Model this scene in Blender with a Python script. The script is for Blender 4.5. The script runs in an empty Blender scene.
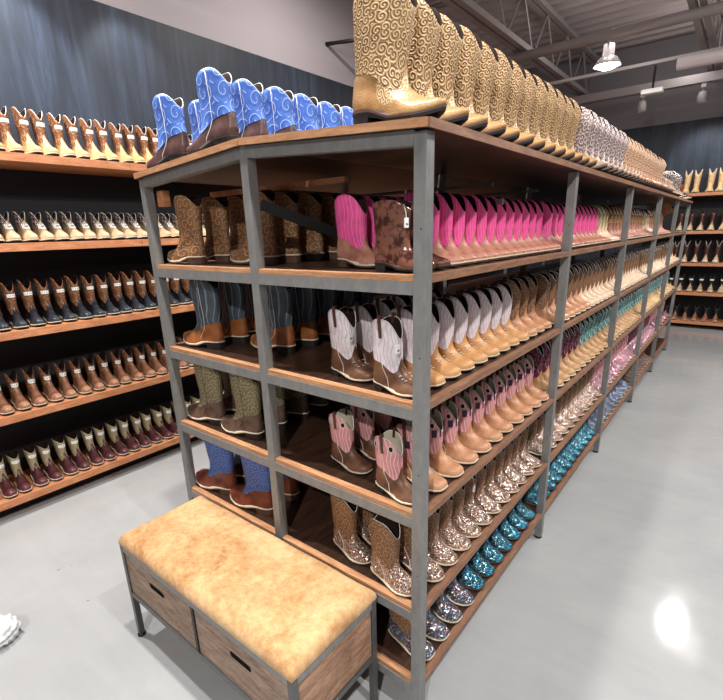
import bpy, bmesh, math, random
from mathutils import Vector, Matrix
random.seed(7)
C = bpy.context.scene.collection
scn = bpy.context.scene
PI = math.pi

# ------------------------------------------------------------ camera
cd = bpy.data.cameras.new('camera'); cam = bpy.data.objects.new('camera', cd); C.objects.link(cam)
cd.sensor_fit = 'HORIZONTAL'; cd.sensor_width = 36
cd.lens = 466.77*36/723
cd.shift_x = -1.64/723; cd.shift_y = 25.7/723
cd.clip_start = .02
R_ = Vector((.78377954, .62049128, -.02608066)); U_ = Vector((-.16399596, .2472923, .9549617)); F_ = Vector((-.59899495, .74420232, -.29558071))
M = Matrix(((R_.x, U_.x, -F_.x), (R_.y, U_.y, -F_.y), (R_.z, U_.z, -F_.z))).to_4x4()
M.translation = Vector((.6208, -1.0302, 1.6281))
cam.matrix_world = M
scn.camera = cam

# ------------------------------------------------------------ world and light
w = bpy.data.worlds.new('room_light'); scn.world = w; w.use_nodes = True
w.node_tree.nodes['Background'].inputs[0].default_value = (.93, .96, 1, 1)
w.node_tree.nodes['Background'].inputs[1].default_value = .2
scn.view_settings.view_transform = 'Standard'; scn.view_settings.look = 'None'
scn.view_settings.exposure = .12; scn.view_settings.gamma = 1
scn.view_settings.use_curve_mapping = False

def lamp(name, loc, power, target=None, size=.3, spot=None, col=(1, .97, .93), blend=.6):
    ld = bpy.data.lights.new(name, 'SPOT' if spot else 'AREA')
    ld.energy = power; ld.color = col
    if spot:
        ld.spot_size = math.radians(spot); ld.spot_blend = blend; ld.shadow_soft_size = size
    else:
        ld.shape = 'DISK'; ld.size = size
    o = bpy.data.objects.new(name, ld); C.objects.link(o); o.location = loc
    d = Vector(target or (loc[0], loc[1], 0)) - Vector(loc)
    o.rotation_euler = d.to_track_quat('-Z', 'Y').to_euler()
    return o
# high bay lamps over the aisles (the fittings in view are built below); last entry is a fill light added behind the camera
for x, y, z, p in ((-.45, -.3, 3.9, 72), (1.5, -.3, 3.9, 78), (-2.2, -.7, 3.9, 105), (1.6, 2.4, 3.9, 80), (-1.95, 2.3, 3.9, 35),
                   (.66, 5.15, 3.28, 34), (-.91, 5.3, 3.24, 45), (2.2, 5.1, 3.3, 60), (1.3, -3.2, 3.6, 160)):
    lamp('ceiling_or_fill_lamp', (x, y, z), p, size=.12)
def deck_fill(loc, p):                                       # added point light without a fitting, brightens the deck from below
    ld = bpy.data.lights.new('deck_fill_light', 'POINT'); ld.energy = p; ld.shadow_soft_size = .1; ld.color = (1, .95, .92)
    o = bpy.data.objects.new('deck_fill_light', ld); C.objects.link(o); o.location = loc
for q in ((-.91, 5.35, 3.62, 14), (.9, 5.2, 3.6, 14), (-1, 2.2, 3.5, 16), (1.2, 2.4, 3.5, 16), (-.4, 7.2, 3.7, 8)): deck_fill(q[:3], q[3])
# track heads washing the navy walls over the top shelves
for y, p in ((-.55, 60), (.25, 85), (.95, 45)):
    lamp('wall_washer', (-2.45, y-.1, 3.35), p, target=(-2.99, y, 2.55), size=.03, spot=58, col=(.84, .92, 1), blend=.55)
for x in (-.1, .7):
    lamp('wall_washer', (x, 7.65, 3.35), 60, target=(x, 8.4, 2.2), size=.05, spot=70, col=(.86, .93, 1), blend=.7)

# ------------------------------------------------------------ materials
def hexc(r, g, b):
    f = lambda c: ((c/255+.055)/1.055)**2.4 if c > 10 else c/255/12.92
    return (f(r), f(g), f(b), 1)
class NT:
    def __init__(s, name, rough=.5, metal=0, spec=.5):
        s.m = bpy.data.materials.new(name); s.m.use_nodes = True
        s.t = s.m.node_tree; s.b = s.t.nodes['Principled BSDF']
        s.b.inputs['Roughness'].default_value = rough; s.b.inputs['Metallic'].default_value = metal
        s.b.inputs['Specular IOR Level'].default_value = spec
    def n(s, typ, **kw):
        nd = s.t.nodes.new(typ)
        for k, v in kw.items():
            if k in nd.inputs: nd.inputs[k].default_value = v
            else: setattr(nd, k, v)
        return nd
    def l(s, a, b): s.t.links.new(a, b)
    def co(s, kind='Object', scale=(1, 1, 1), rot=(0, 0, 0)):
        c = s.n('ShaderNodeTexCoord'); mp = s.n('ShaderNodeMapping'); mp.inputs['Scale'].default_value = scale
        mp.inputs['Rotation'].default_value = rot
        s.l(c.outputs[kind], mp.inputs[0]); return mp.outputs[0]
    def ramp(s, fac, stops, interp='LINEAR'):
        r = s.n('ShaderNodeValToRGB'); r.color_ramp.interpolation = interp
        e = r.color_ramp.elements
        while len(e) < len(stops): e.new(.5)
        for i, (p, c) in enumerate(stops): e[i].position = p; e[i].color = c
        s.l(fac, r.inputs[0]); return r.outputs[0]
    def noise(s, vec, scale, detail=4, rough=.6, dist=0):
        n = s.n('ShaderNodeTexNoise', Scale=scale, Detail=detail, Roughness=rough, Distortion=dist); s.l(vec, n.inputs['Vector']); return n.outputs[0]
    def mix(s, fac, a, b):
        m = s.n('ShaderNodeMix'); m.data_type = 'RGBA'
        if isinstance(fac, float): m.inputs[0].default_value = fac
        else: s.l(fac, m.inputs[0])
        for v, k in ((a, 6), (b, 7)):
            if isinstance(v, tuple): m.inputs[k].default_value = v
            else: s.l(v, m.inputs[k])
        return m.outputs[2]
    def math(s, op, a, b=None):
        m = s.n('ShaderNodeMath'); m.operation = op
        for i, v in enumerate((a, b)):
            if v is None: continue
            if isinstance(v, (int, float)): m.inputs[i].default_value = v
            else: s.l(v, m.inputs[i])
        return m.outputs[0]
    def bump(s, h, strength=.3, dist=.002):
        b = s.n('ShaderNodeBump', Strength=strength, Distance=dist); s.l(h, b.inputs['Height']); s.l(b.outputs[0], s.b.inputs['Normal'])
    def col(s, c):
        if isinstance(c, tuple): s.b.inputs['Base Color'].default_value = c
        else: s.l(c, s.b.inputs['Base Color'])
        return s
def plain(name, c, rough=.5, metal=0, spec=.5): return NT(name, rough, metal, spec).col(c).m
def leather(name, c, c2=None, rough=.45, scale=18, lo=.35, hi=.65):
    s = NT(name, rough, 0, .4)
    v = s.co()
    c2 = c2 or tuple(x*.62 for x in c[:3])+(1,)
    f = s.noise(v, scale, 5)
    s.col(s.ramp(f, [(lo, c2), (hi, c)])); s.bump(s.noise(v, 260, 3), .25, .001)
    return s.m
def stitched(name, c, thread, scale=22, turns=13, thr=.55, rough=.5, relief=.0015, c2=None):
    """leather with curling scroll embroidery laid out over the shaft"""
    s = NT(name, rough, 0, .4)
    v = s.co('UV', (scale, scale, 1))
    vo = s.n('ShaderNodeTexVoronoi', Scale=1.0); vo.voronoi_dimensions = '2D'; vo.inputs['Randomness'].default_value = .75
    s.l(v, vo.inputs['Vector'])
    d = s.n('ShaderNodeVectorMath'); d.operation = 'SUBTRACT'; s.l(v, d.inputs[0]); s.l(vo.outputs['Position'], d.inputs[1])
    sx = s.n('ShaderNodeSeparateXYZ'); s.l(d.outputs[0], sx.inputs[0])
    ang = s.math('ARCTAN2', sx.outputs[1], sx.outputs[0])
    k = s.math('ADD', s.math('MULTIPLY', vo.outputs['Distance'], turns), ang)
    w_ = s.math('SINE', k)
    f = s.math('GREATER_THAN', w_, thr)
    base = s.ramp(s.noise(s.co(), 25, 4), [(.35, c2 or tuple(x*.7 for x in c[:3])+(1,)), (.65, c)])
    s.col(s.mix(f, base, thread)); s.bump(w_, .5, relief)
    return s.m
def flames(name, c, thread, scale=(30, 16), thr=.8, rough=.5):
    """leather with wavy rows of flame stitching"""
    s = NT(name, rough, 0, .4)
    v = s.co('UV', (scale[0], scale[1], 1))
    wv = s.n('ShaderNodeTexWave', Scale=1.0, Distortion=7.0, Detail=1.0); wv.inputs['Detail Scale'].default_value = .7
    s.l(v, wv.inputs['Vector'])
    f = s.math('GREATER_THAN', wv.outputs['Fac'], thr)
    base = s.ramp(s.noise(s.co(), 30, 4), [(.35, tuple(x*.7 for x in c[:3])+(1,)), (.65, c)])
    s.col(s.mix(f, base, thread)); s.bump(wv.outputs['Fac'], .3, .001)
    return s.m
def glitter(name, cols, scale=430, rough=.2, metal=.75):
    s = NT(name, rough, metal, .8)
    v = s.co()
    vo = s.n('ShaderNodeTexVoronoi', Scale=float(scale)); s.l(v, vo.inputs['Vector'])
    sp = s.n('ShaderNodeSeparateColor'); s.l(vo.outputs['Color'], sp.inputs[0])
    n = len(cols)
    s.col(s.ramp(sp.outputs[0], [(i/n, c) for i, c in enumerate(cols)], 'CONSTANT'))
    # every flake lies at its own tilt
    g = s.n('ShaderNodeNewGeometry')
    a = s.n('ShaderNodeVectorMath'); a.operation = 'SUBTRACT'; s.l(vo.outputs['Color'], a.inputs[0]); a.inputs[1].default_value = (.5, .5, .5)
    b = s.n('ShaderNodeVectorMath'); b.operation = 'SCALE'; s.l(a.outputs[0], b.inputs[0]); b.inputs['Scale'].default_value = 1.35
    c = s.n('ShaderNodeVectorMath'); c.operation = 'ADD'; s.l(b.outputs[0], c.inputs[0]); s.l(g.outputs['Normal'], c.inputs[1])
    d = s.n('ShaderNodeVectorMath'); d.operation = 'NORMALIZE'; s.l(c.outputs[0], d.inputs[0]); s.l(d.outputs[0], s.b.inputs['Normal'])
    return s.m
def wood(name, c1, c2, scale=(1, 1, 1), rough=.5, grain=14, knots=False):
    s = NT(name, rough, 0, .35)
    v = s.co('Object', scale)
    n1 = s.noise(v, grain, 6, .65, .6); n2 = s.noise(v, grain*5, 3, .6)
    f = s.math('ADD', s.math('MULTIPLY', n1, .7), s.math('MULTIPLY', n2, .3))
    s.col(s.ramp(f, [(.34, c2), (.5, tuple((a+b)/2 for a, b in zip(c1, c2))), (.64, c1)])); s.bump(n2, .2, .001)
    return s.m

m_walnut = wood('walnut_board', hexc(86, 60, 46), hexc(44, 29, 22), (9, 1.2, 9), .38, 5)
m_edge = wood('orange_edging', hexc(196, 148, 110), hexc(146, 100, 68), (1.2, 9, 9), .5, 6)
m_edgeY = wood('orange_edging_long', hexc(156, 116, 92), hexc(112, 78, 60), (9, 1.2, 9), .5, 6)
m_pine = wood('pine_board', hexc(214, 150, 108), hexc(168, 102, 66), (7, 1.2, 7), .55, 5)
m_crate = wood('crate_wood', hexc(176, 150, 130), hexc(108, 84, 68), (2, 8, 11), .65, 5)
m_crateS = wood('crate_wood_side', hexc(190, 150, 122), hexc(112, 76, 56), (8, 2, 11), .65, 5)
s = NT('brushed_steel', .45, .3, .5); f = s.noise(s.co('Object', (6, 6, 3)), 6, 5); s.col(s.ramp(f, [(.3, hexc(122, 122, 121)), (.7, hexc(140, 140, 139))])); s.bump(s.noise(s.co('Object', (1, 1, 1)), 60, 3), .08, .001); m_steel = s.m
s = NT('bench_steel', .4, .5, .5); s.col(hexc(92, 92, 92)); m_bsteel = s.m
m_dark = plain('black_steel', hexc(40, 38, 38), .5, .5)
m_pipe = plain('grey_painted_steel', hexc(150, 142, 142), .5, .1)
m_hole = plain('bolt_hole', hexc(12, 12, 12), .8)
m_lining = plain('dark_lining', hexc(38, 24, 20), .8, 0, .2)
m_cream = plain('cream_welt', hexc(226, 214, 190), .6)
m_sole = plain('black_sole', hexc(38, 33, 31), .55)
m_solebr = plain('brown_sole', hexc(92, 66, 54), .6)
m_white = plain('white_piping', hexc(236, 232, 226), .5)
m_tag = plain('white_card', hexc(245, 245, 242), .6)
m_ink = plain('grey_print', hexc(120, 120, 120), .6)
m_strapbr = leather('brown_strap', hexc(84, 54, 44))
m_strapbk = plain('black_strap', hexc(24, 24, 26), .5)
m_navy = plain('navy_strap', hexc(38, 42, 66), .6)

def strap_two(name, a, b):
    s = NT(name, .6); u = s.co('UV', (1, 1, 1)); x = s.n('ShaderNodeSeparateXYZ'); s.l(u, x.inputs[0])
    s.col(s.mix(s.math('GREATER_THAN', s.math('SINE', s.math('MULTIPLY', x.outputs[0], 140)), .4), a, b)); return s.m

# ------------------------------------------------------------ helpers
def link_mesh(name, verts, faces, mats, parent=None, smooth=False, fm=None, uvs=None, loc=None):
    me = bpy.data.meshes.new(name); me.from_pydata(verts, [], faces)
    for m in mats: me.materials.append(m)
    if fm: me.polygons.foreach_set('material_index', fm)
    if smooth: me.polygons.foreach_set('use_smooth', [True]*len(faces))
    if uvs:
        ul = me.uv_layers.new(name='UVMap')
        for p in me.polygons:
            us = [uvs[me.loops[i].vertex_index] for i in p.loop_indices]
            for i, q in zip(p.loop_indices, us): ul.data[i].uv = q
    me.update()
    o = bpy.data.objects.new(name, me); C.objects.link(o)
    if parent: o.parent = parent
    if loc: o.location = loc
    return o
class MB:
    def __init__(s): s.v = []; s.f = []; s.fm = []; s.uv = []
    def add(s, v, f, m=0, uv=None):
        k = len(s.v); s.v += [tuple(p) for p in v]; s.f += [tuple(i+k for i in q) for q in f]; s.fm += [m]*len(f)
        s.uv += uv if uv else [(p[0], p[2]) for p in v]
    def box(s, a, b, m=0, ch=0):
        (x0, y0, z0), (x1, y1, z1) = a, b
        bm = bmesh.new(); bmesh.ops.create_cube(bm, size=1)
        for q in bm.verts: q.co = Vector(((x0+x1)/2+q.co.x*(x1-x0), (y0+y1)/2+q.co.y*(y1-y0), (z0+z1)/2+q.co.z*(z1-z0)))
        if ch: bmesh.ops.bevel(bm, geom=bm.edges[:], offset=ch, segments=2, affect='EDGES', profile=.6)
        bm.verts.index_update()
        s.add([q.co[:] for q in bm.verts], [[q.index for q in f.verts] for f in bm.faces], m); bm.free()
    def tube(s, pts, r, n=6, m=0, closed=False, flat=None):
        pts = [Vector(p) for p in pts]; N = len(pts); V = []; up0 = None
        for i, p in enumerate(pts):
            a = pts[(i-1) % N] if (closed or i > 0) else p; b = pts[(i+1) % N] if (closed or i < N-1) else p
            t = (b-a).normalized() if (b-a).length > 1e-9 else Vector((0, 0, 1))
            if up0 is None: up0 = t.orthogonal().normalized()
            u = up0-t*up0.dot(t)
            u = u.normalized() if u.length > 1e-6 else t.orthogonal().normalized()
            up0 = u; w_ = t.cross(u)
            for k in range(n):
                q = 2*PI*k/n; V.append(p+u*(r*math.cos(q))+w_*(r*math.sin(q)))
        F = []
        for i in range(N if closed else N-1):
            for k in range(n):
                a = i*n+k; b = i*n+(k+1) % n; c = ((i+1) % N)*n+(k+1) % n; d = ((i+1) % N)*n+k
                F.append((a, b, c, d))
        if not closed: F += [tuple(range(n))[::-1], tuple((N-1)*n+k for k in range(n))]
        s.add(V, F, m)
    def lathe(s, prof, n=24, c=(0, 0, 0), m=0):
        V = []; F = []
        for r, z in prof:
            for k in range(n): q = 2*PI*k/n; V.append((c[0]+r*math.cos(q), c[1]+r*math.sin(q), c[2]+z))
        for i in range(len(prof)-1):
            for k in range(n): F.append((i*n+k, i*n+(k+1) % n, (i+1)*n+(k+1) % n, (i+1)*n+k))
        s.add(V, F, m)
    def beam(s, a, b, w_, h, m=0):
        """rectangular bar from a to b, w_ across, h upright"""
        a = Vector(a); b = Vector(b); t = (b-a).normalized()
        sd = t.cross(Vector((0, 0, 1)))
        sd = sd.normalized() if sd.length > 1e-4 else Vector((1, 0, 0))
        up = sd.cross(t).normalized()
        V = []
        for p in (a, b):
            for i, j in ((-1, -1), (1, -1), (1, 1), (-1, 1)): V.append(p+sd*(i*w_/2)+up*(j*h/2))
        s.add(V, [(0, 3, 2, 1), (4, 5, 6, 7), (0, 1, 5, 4), (1, 2, 6, 5), (2, 3, 7, 6), (3, 0, 4, 7)], m)
    def build(s, name, mats, parent=None, smooth=False):
        return link_mesh(name, s.v, s.f, mats if isinstance(mats, list) else [mats], parent, smooth, s.fm, s.uv)
def empty(name, loc=(0, 0, 0), rz=0):
    o = bpy.data.objects.new(name, None); C.objects.link(o); o.location = loc; o.rotation_euler = (0, 0, rz); o.empty_display_size = .05
    return o
def tag(o, label, cat, group=None, kind=None):
    nw = len(label.split()); assert 4 <= nw <= 16, (nw, label)
    o['label'] = label; o['category'] = cat
    if group: o['group'] = group
    if kind: o['kind'] = kind
    return o
def struct(name, mb, m):
    o = mb.build(name, m); o['kind'] = 'structure'; return o

# ------------------------------------------------------------ the room
s = NT('polished_concrete', .3, 0, .32); v = s.co()
f = s.noise(v, 1.1, 6, .62, .4); f2 = s.noise(s.co('Object', (1.2, 9, 1), (0, 0, .5)), 1.6, 6, .7)
fm_ = s.math('ADD', s.math('MULTIPLY', f, .8), s.math('MULTIPLY', f2, .2))
base = s.ramp(fm_, [(.35, hexc(160, 162, 163)), (.65, hexc(178, 179, 180))])
sp = s.noise(v, 21, 3, .5); spk = s.math('GREATER_THAN', sp, .755)
s.col(s.mix(spk, base, hexc(120, 120, 120)))
rg = s.ramp(s.noise(v, 6, 5), [(.3, (.07, .07, .07, 1)), (.7, (.14, .14, .14, 1))]); s.l(rg, s.b.inputs['Roughness'])
s.bump(s.noise(v, 120, 3, .5), .1, .0012)
m_floor = s.m
mb = MB(); mb.add([(-3, -6, 0), (9, -6, 0), (9, 8.4, 0), (-3, 8.4, 0)], [(0, 1, 2, 3)]); struct('floor', mb, m_floor)

def wallmat(name, axis):
    s = NT(name, .55, 0, .4)
    sc = (1, 7, .55) if axis == 'y' else (7, 1, .55)
    rot = (.12, 0, 0) if axis == 'y' else (0, .12, 0)
    v = s.co('Object', sc, rot)
    a = s.noise(v, 1.5, 7, .68, .5); b = s.noise(s.co('Object', (1, 1, 1)), 1.2, 4)
    c = s.math('ADD', s.math('MULTIPLY', a, .75), s.math('MULTIPLY', b, .25))
    s.col(s.ramp(c, [(.36, hexc(27, 30, 38)), (.5, hexc(36, 41, 52)), (.58, hexc(44, 51, 64)), (.7, hexc(62, 72, 86))]))
    return s.m
m_navyL = wallmat('navy_streaked_paint_left', 'y'); m_navyF = wallmat('navy_streaked_paint_far', 'x')
m_upper = plain('greige_upper_paint', hexc(156, 147, 150), .7)
m_upperF = plain('grey_upper_paint', hexc(128, 124, 127), .7)
NAVY = 3.12; CEIL = 4.3
mb = MB(); mb.box((-3.12, -6, 0), (-3, 8.52, NAVY)); struct('wall_left', mb, m_navyL)
mb = MB(); mb.box((-3.12, -6, NAVY), (-3.002, 8.52, CEIL)); struct('wall_left_upper', mb, m_upper)
mb = MB(); mb.box((-3, 8.4, 0), (9, 8.52, NAVY)); struct('wall_far', mb, m_navyF)
mb = MB(); mb.box((-3, 8.402, NAVY), (9, 8.52, CEIL)); struct('wall_far_upper', mb, m_upperF)
# corrugated roof deck: ribs run along x
mb = MB(); prof = []
y = -2.0
while y < 8.6:
    prof += [(y, CEIL), (y+.09, CEIL), (y+.13, CEIL+.07), (y+.21, CEIL+.07)]; y += .25
V = []; F = []
for (yy, zz) in prof: V += [(-3.1, yy, zz), (9, yy, zz)]
for i in range(len(prof)-1): F.append((2*i, 2*i+1, 2*i+3, 2*i+2))
mb.add(V, F); m_deck = plain('grey_roof_deck', hexc(176, 165, 165), .6, .1); struct('ceiling', mb, m_deck)
mb = MB(); mb.box((-3.02, -6, 0), (-2.985, 8.4, .1)); struct('baseboard_left', mb, plain('dark_base', hexc(34, 34, 38)))
mb = MB(); mb.box((-3, 8.385, 0), (9, 8.42, .1)); struct('baseboard_far', mb, plain('dark_base_far', hexc(34, 34, 38)))

# bar joists running along y
def joist(x, label):
    t = tag(empty('bar_joist', (x, 3, 3.6)), label, 'joist', 'steel joists under the roof deck')
    for nm, z in (('bottom_chord', .03), ('top_chord', .6)):
        for dx in (-.045, .045):
            q = MB(); q.box((dx-.03, -5, z-.03), (dx+.03, 5.35, z+.03)); q.build(nm, m_pipe, t)
    y = -4.6; k = 0
    while y < 5.2:
        q = MB(); q.tube([(0, y, .04 if k % 2 else .6), (0, y+.42, .6 if k % 2 else .04)], .012, 6); q.build('web_rod', m_pipe, t); y += .42; k += 1
joist(-1.84, 'open web steel joist beside the lit pendant lamp, above the gold boots')
joist(-.12, 'open web steel joist at the right edge behind the white tube')
def pipe(name, y, z, r, x0, x1, label, cat, m=m_pipe, sq=False):
    q = MB()
    if sq: q.box((x0, y-r, z-r), (x1, y+r, z+r))
    else: q.tube([(x0, y, z), (x1, y+.05, z)], r, 12)
    return tag(q.build(name, m, None, not sq), label, cat)
pipe('ceiling_pipe', 5.1, 3.53, .05, -2.99, 4, 'thick grey pipe crossing the ceiling in front of the lit pendant lamp', 'pipe')
pipe('cross_beam', 7.6, 3.5, .055, -2.99, 4, 'square grey beam low in front of the far wall carrying track heads', 'beam', sq=True)
pipe('track_rail', 6.35, 3.5, .018, -2.99, 4, 'thin light track rail between the pendant lamp and the far beam', 'rail', m=plain('pale_rail', hexc(170, 166, 164), .4), sq=True)
q = MB(); q.tube([(-.35, 6.1, 3.37), (1.6, 6.1, 3.37)], .07, 14)
tag(q.build('white_tube', plain('white_tube_paint', hexc(205, 196, 196), .4), None, True), 'fat pale tube hanging under the deck at the right edge', 'pipe')
pipe('conduit', 2.6, 4.1, .03, -2.99, 4, 'thin conduit crossing high under the roof deck above the gold boots', 'pipe')
pipe('sprinkler_line', 4.55, 4.08, .03, -2.99, 4, 'slim sprinkler line running under the deck ahead of the thick pipe', 'pipe')

def pendant(x, y, z, label, lit=True):
    t = tag(empty('pendant_lamp', (x, y, z)), label, 'lamp')
    q = MB(); q.lathe([(.02, .2), (.055, .2), (.06, .08), (.09, .07), (.14, 0), (.145, -.01), (.136, -.005), (.09, .06), (0, .062)], 28)
    q.build('lamp_shade', plain('pale_shade', hexc(196, 188, 186), .35, .2), t, True)
    e = NT('lamp_glow'); e.b.inputs['Emission Color'].default_value = (1, .93, .8, 1); e.b.inputs['Emission Strength'].default_value = 22
    q = MB(); q.lathe([(0, -.04), (.07, -.032), (.118, .0), (.1, .03)], 24); q.build('bulb', e.m, t, True)
    q = MB(); q.tube([(0, 0, .2), (0, -.18, .24)], .012, 8); q.build('stem', m_pipe, t)
pendant(-.91, 5.3, 3.3, 'round pendant lamp glowing under the ceiling pipe above the silver boots')
def track_head(x, y, z, label):
    t = tag(empty('track_light', (x, y, z)), label, 'lamp', 'track heads under the far beam')
    q = MB(); q.box((-.03, -.03, .0), (.03, .03, .06), 0, .004); q.build('mount', plain('head_white', hexc(178, 172, 172), .4), t)
    q = MB(); q.tube([(0, 0, 0), (0, 0, -.06)], .012, 8); q.build('stem', m_pipe, t)
    q = MB(); q.lathe([(0, -.04), (.045, -.045), (.06, -.1), (.062, -.19), (.055, -.19), (.04, -.12), (0, -.11)], 18); q.build('lamp_shade', plain('head_grey', hexc(176, 172, 172), .4), t, True)
track_head(-.93, 7.6, 3.385, 'small grey track head under the far beam, nearer the orange boots')
track_head(-.2, 7.6, 3.385, 'small grey track head under the far beam, nearer the right edge')
t = tag(empty('ceiling_sensor', (-.62, 6.4, 3.48)), 'black drop rod with a white angled head below the track rail', 'sensor')
q = MB(); q.tube([(0, 0, 0), (0, 0, -.26)], .013, 8); q.build('rod', m_strapbk, t)
q = MB(); q.box((-.12, -.05, -.31), (.12, .05, -.255), 0, .015); q.build('head', m_tag, t)
# slim antenna-like rod on the greige wall
q = MB(); q.tube([(-3, 3.02, 3.42), (-2.62, 3.22, 3.43)], .018, 8)
tag(q.build('wall_bracket', m_dark, None, True), 'short dark rod sticking out of the pale upper left wall', 'bracket')

# ------------------------------------------------------------ the double sided rack
ZS = [1.85, 1.50, 1.149, .797, .445, .141]
YP = [0, 1.24, 2.507, 3.805, 5.0, 6.208]
XM, XL, PW = -.67, -1.338, .036
DZ = .042
rack = tag(empty('display_rack', (XM, 3.1, 0)), 'long double sided steel rack of walnut shelves filled with boots', 'rack')
def rp(mb_, name, m, smooth=False, parent=None):
    o = mb_.build(name, m, None, smooth); o.parent = parent or rack
    if not parent: o.matrix_parent_inverse = Matrix.Translation(-rack.location)
    return o
for j, y in enumerate(YP):
    for x0, top in ((-PW, ZS[0]-.002), (XM-PW/2, ZS[0]+DZ+.012), (XL, ZS[0]-.002)):
        q = MB(); q.box((x0, y, .012), (x0+PW, y+PW, top), 0, .0015)
        post = rp(q, 'post', m_steel)
        q = MB(); q.lathe([(0, 0), (.02, 0), (.02, .008), (.008, .012), (.008, .02)], 12, (x0+PW/2, y+PW/2, 0)); o = rp(q, 'levelling_foot', m_dark, True, post)
        if x0 > -.1:
            q = MB()
            for z in (1.63, 1.3, .95, .6): q.tube([(x0+PW*.62, y+PW*.3, z), (x0+PW*.62, y-.0006, z)], .0022, 8)
            rp(q, 'bolt_hole', m_hole, False, post)
def ztop(x):
    return ZS[0]+DZ*(1-abs(x-XM)/abs(XM)) if XM*2 < x < 0 else ZS[0]
RH = .034
for i, z in enumerate(ZS):
    for side, (x0, x1) in enumerate(((XM+PW/2, -PW), (XL+PW, XM-PW/2))):
        for y in (0, YP[-1]):                              # end rails, top ones lean up to the middle post
            q = MB(); za = ztop(x0) if i == 0 else z; zb = ztop(x1) if i == 0 else z
            q.beam((x0, y+PW/2-.002, za-RH/2), (x1, y+PW/2-.002, zb-RH/2), PW-.004, RH); rp(q, 'end_rail', m_steel)
        xr = -PW/2-.004 if side == 0 else XL+PW/2+.004
        for b in range(5):
            y0, y1 = YP[b]+PW, YP[b+1]
            # board
            T = .02
            xa, xb = (XM+.004, 0.0) if side == 0 else (XL, XM-.004)
            ya, yb = (YP[b]-.0 if b == 0 else YP[b]+PW/2), (YP[b+1]+PW if b == 4 else YP[b+1]+PW/2)
            if i == 0:
                za, zb = ztop(xa), ztop(xb)
                q = MB(); ex = .012 if side == 0 else -.012
                if side == 0: xb += .01
                else: xa -= .0
                if b == 0: ya -= .012
                za, zb = ztop(xa), ztop(xb)
                q.beam(((xa), (ya+yb)/2, za+T/2+.001), ((xb), (ya+yb)/2, zb+T/2+.001), yb-ya, T, 0)
                bd = rp(q, 'shelf_board', m_walnut)
                # edging on face and (first bay) on the end
                q = MB(); xe = xb if side == 0 else xa; sg = 1 if side == 0 else -1
                q.box((min(xe, xe+sg*.006), ya, ZS[0]+.0), (max(xe, xe+sg*.006), yb, ZS[0]+T+.001)); rp(q, 'edging', m_edgeY, False, bd)
                if b == 0:
                    q = MB(); q.beam((xa, ya-.003, za+T/2+.001), (xb, ya-.003, zb+T/2+.001), .006, T); rp(q, 'edging', m_edge, False, bd)
            else:
                e0, e1 = (ya+PW, yb-PW/2) if b == 0 else (YP[b]+PW, YP[b+1])
                q = MB()
                # planks of the board, seams along y
                n = 4; wv = (-.028-(XM+PW/2)-.0)/n if side == 0 else None
                X0, X1 = (XM+.001, -.028) if side == 0 else (XL+.028, XM-.001)
                for k in range(n):
                    a = X0+(X1-X0)*k/n; c = X0+(X1-X0)*(k+1)/n
                    q.box((a+.0001, (.03 if b == 0 else YP[b]+PW/2+.001), z-.004), (c-.0001, YP[b+1]+PW/2-.001, z+T-.004), 0, .0008)
                bd = rp(q, 'shelf_board', m_walnut)
                q = MB()
                if side == 0: q.box((-.0275, YP[b]+PW+.001, z-.004), (-.001, YP[b+1]-.001, z+T-.003), 0, .001)
                else: q.box((XL+.001, YP[b]+PW+.001, z-.004), (XL+.0275, YP[b+1]-.001, z+T-.003), 0, .001)
                rp(q, 'edging', m_edgeY, False, bd)
                if b == 0:
                    q = MB(); a, c = (XM+PW/2+.002, -PW-.001) if side == 0 else (XL+PW+.001, XM-PW/2-.002)
                    q.box((a, .003, z+.0005), (c, .0295, z+T-.003), 0, .001); rp(q, 'edging', m_edge, False, bd)
# cross braces and light battens inside the top of the rack
for y0, x1, th in ((.30, -.5, .02), (.95, -.25, .012), (1.5, -.25, .012)):
    q = MB(); q.beam((XL+.05, y0, 1.80), (x1, y0, 1.80), th, th); rp(q, 'batten', m_pine if y0 < .5 else m_steel)
q = MB(); q.beam((XL+.04, .06, 1.775), (XL+.085, .06, 1.775), .03, .06); rp(q, 'corner_block', m_pine)
q = MB(); q.beam((-.35, .75, 1.72), (-.12, .75, 1.72), .02, .02); rp(q, 'hanger_bar', m_steel)
q = MB(); q.beam((-.30, .75, 1.73), (-.30, .75, 1.6), .02, .02); rp(q, 'hanger_bar', m_steel)
q = MB(); q.beam((XM+.02, .04, 1.72), (XM+.25, .5, 1.53), .012, .035); rp(q, 'brace', m_dark)
# panel leaning inside the far bay
q = MB(); q.beam((-.55, 5.3, 1.53), (-.1, 5.3, 1.8), .015, .12); rp(q, 'brace', m_pine)

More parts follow.
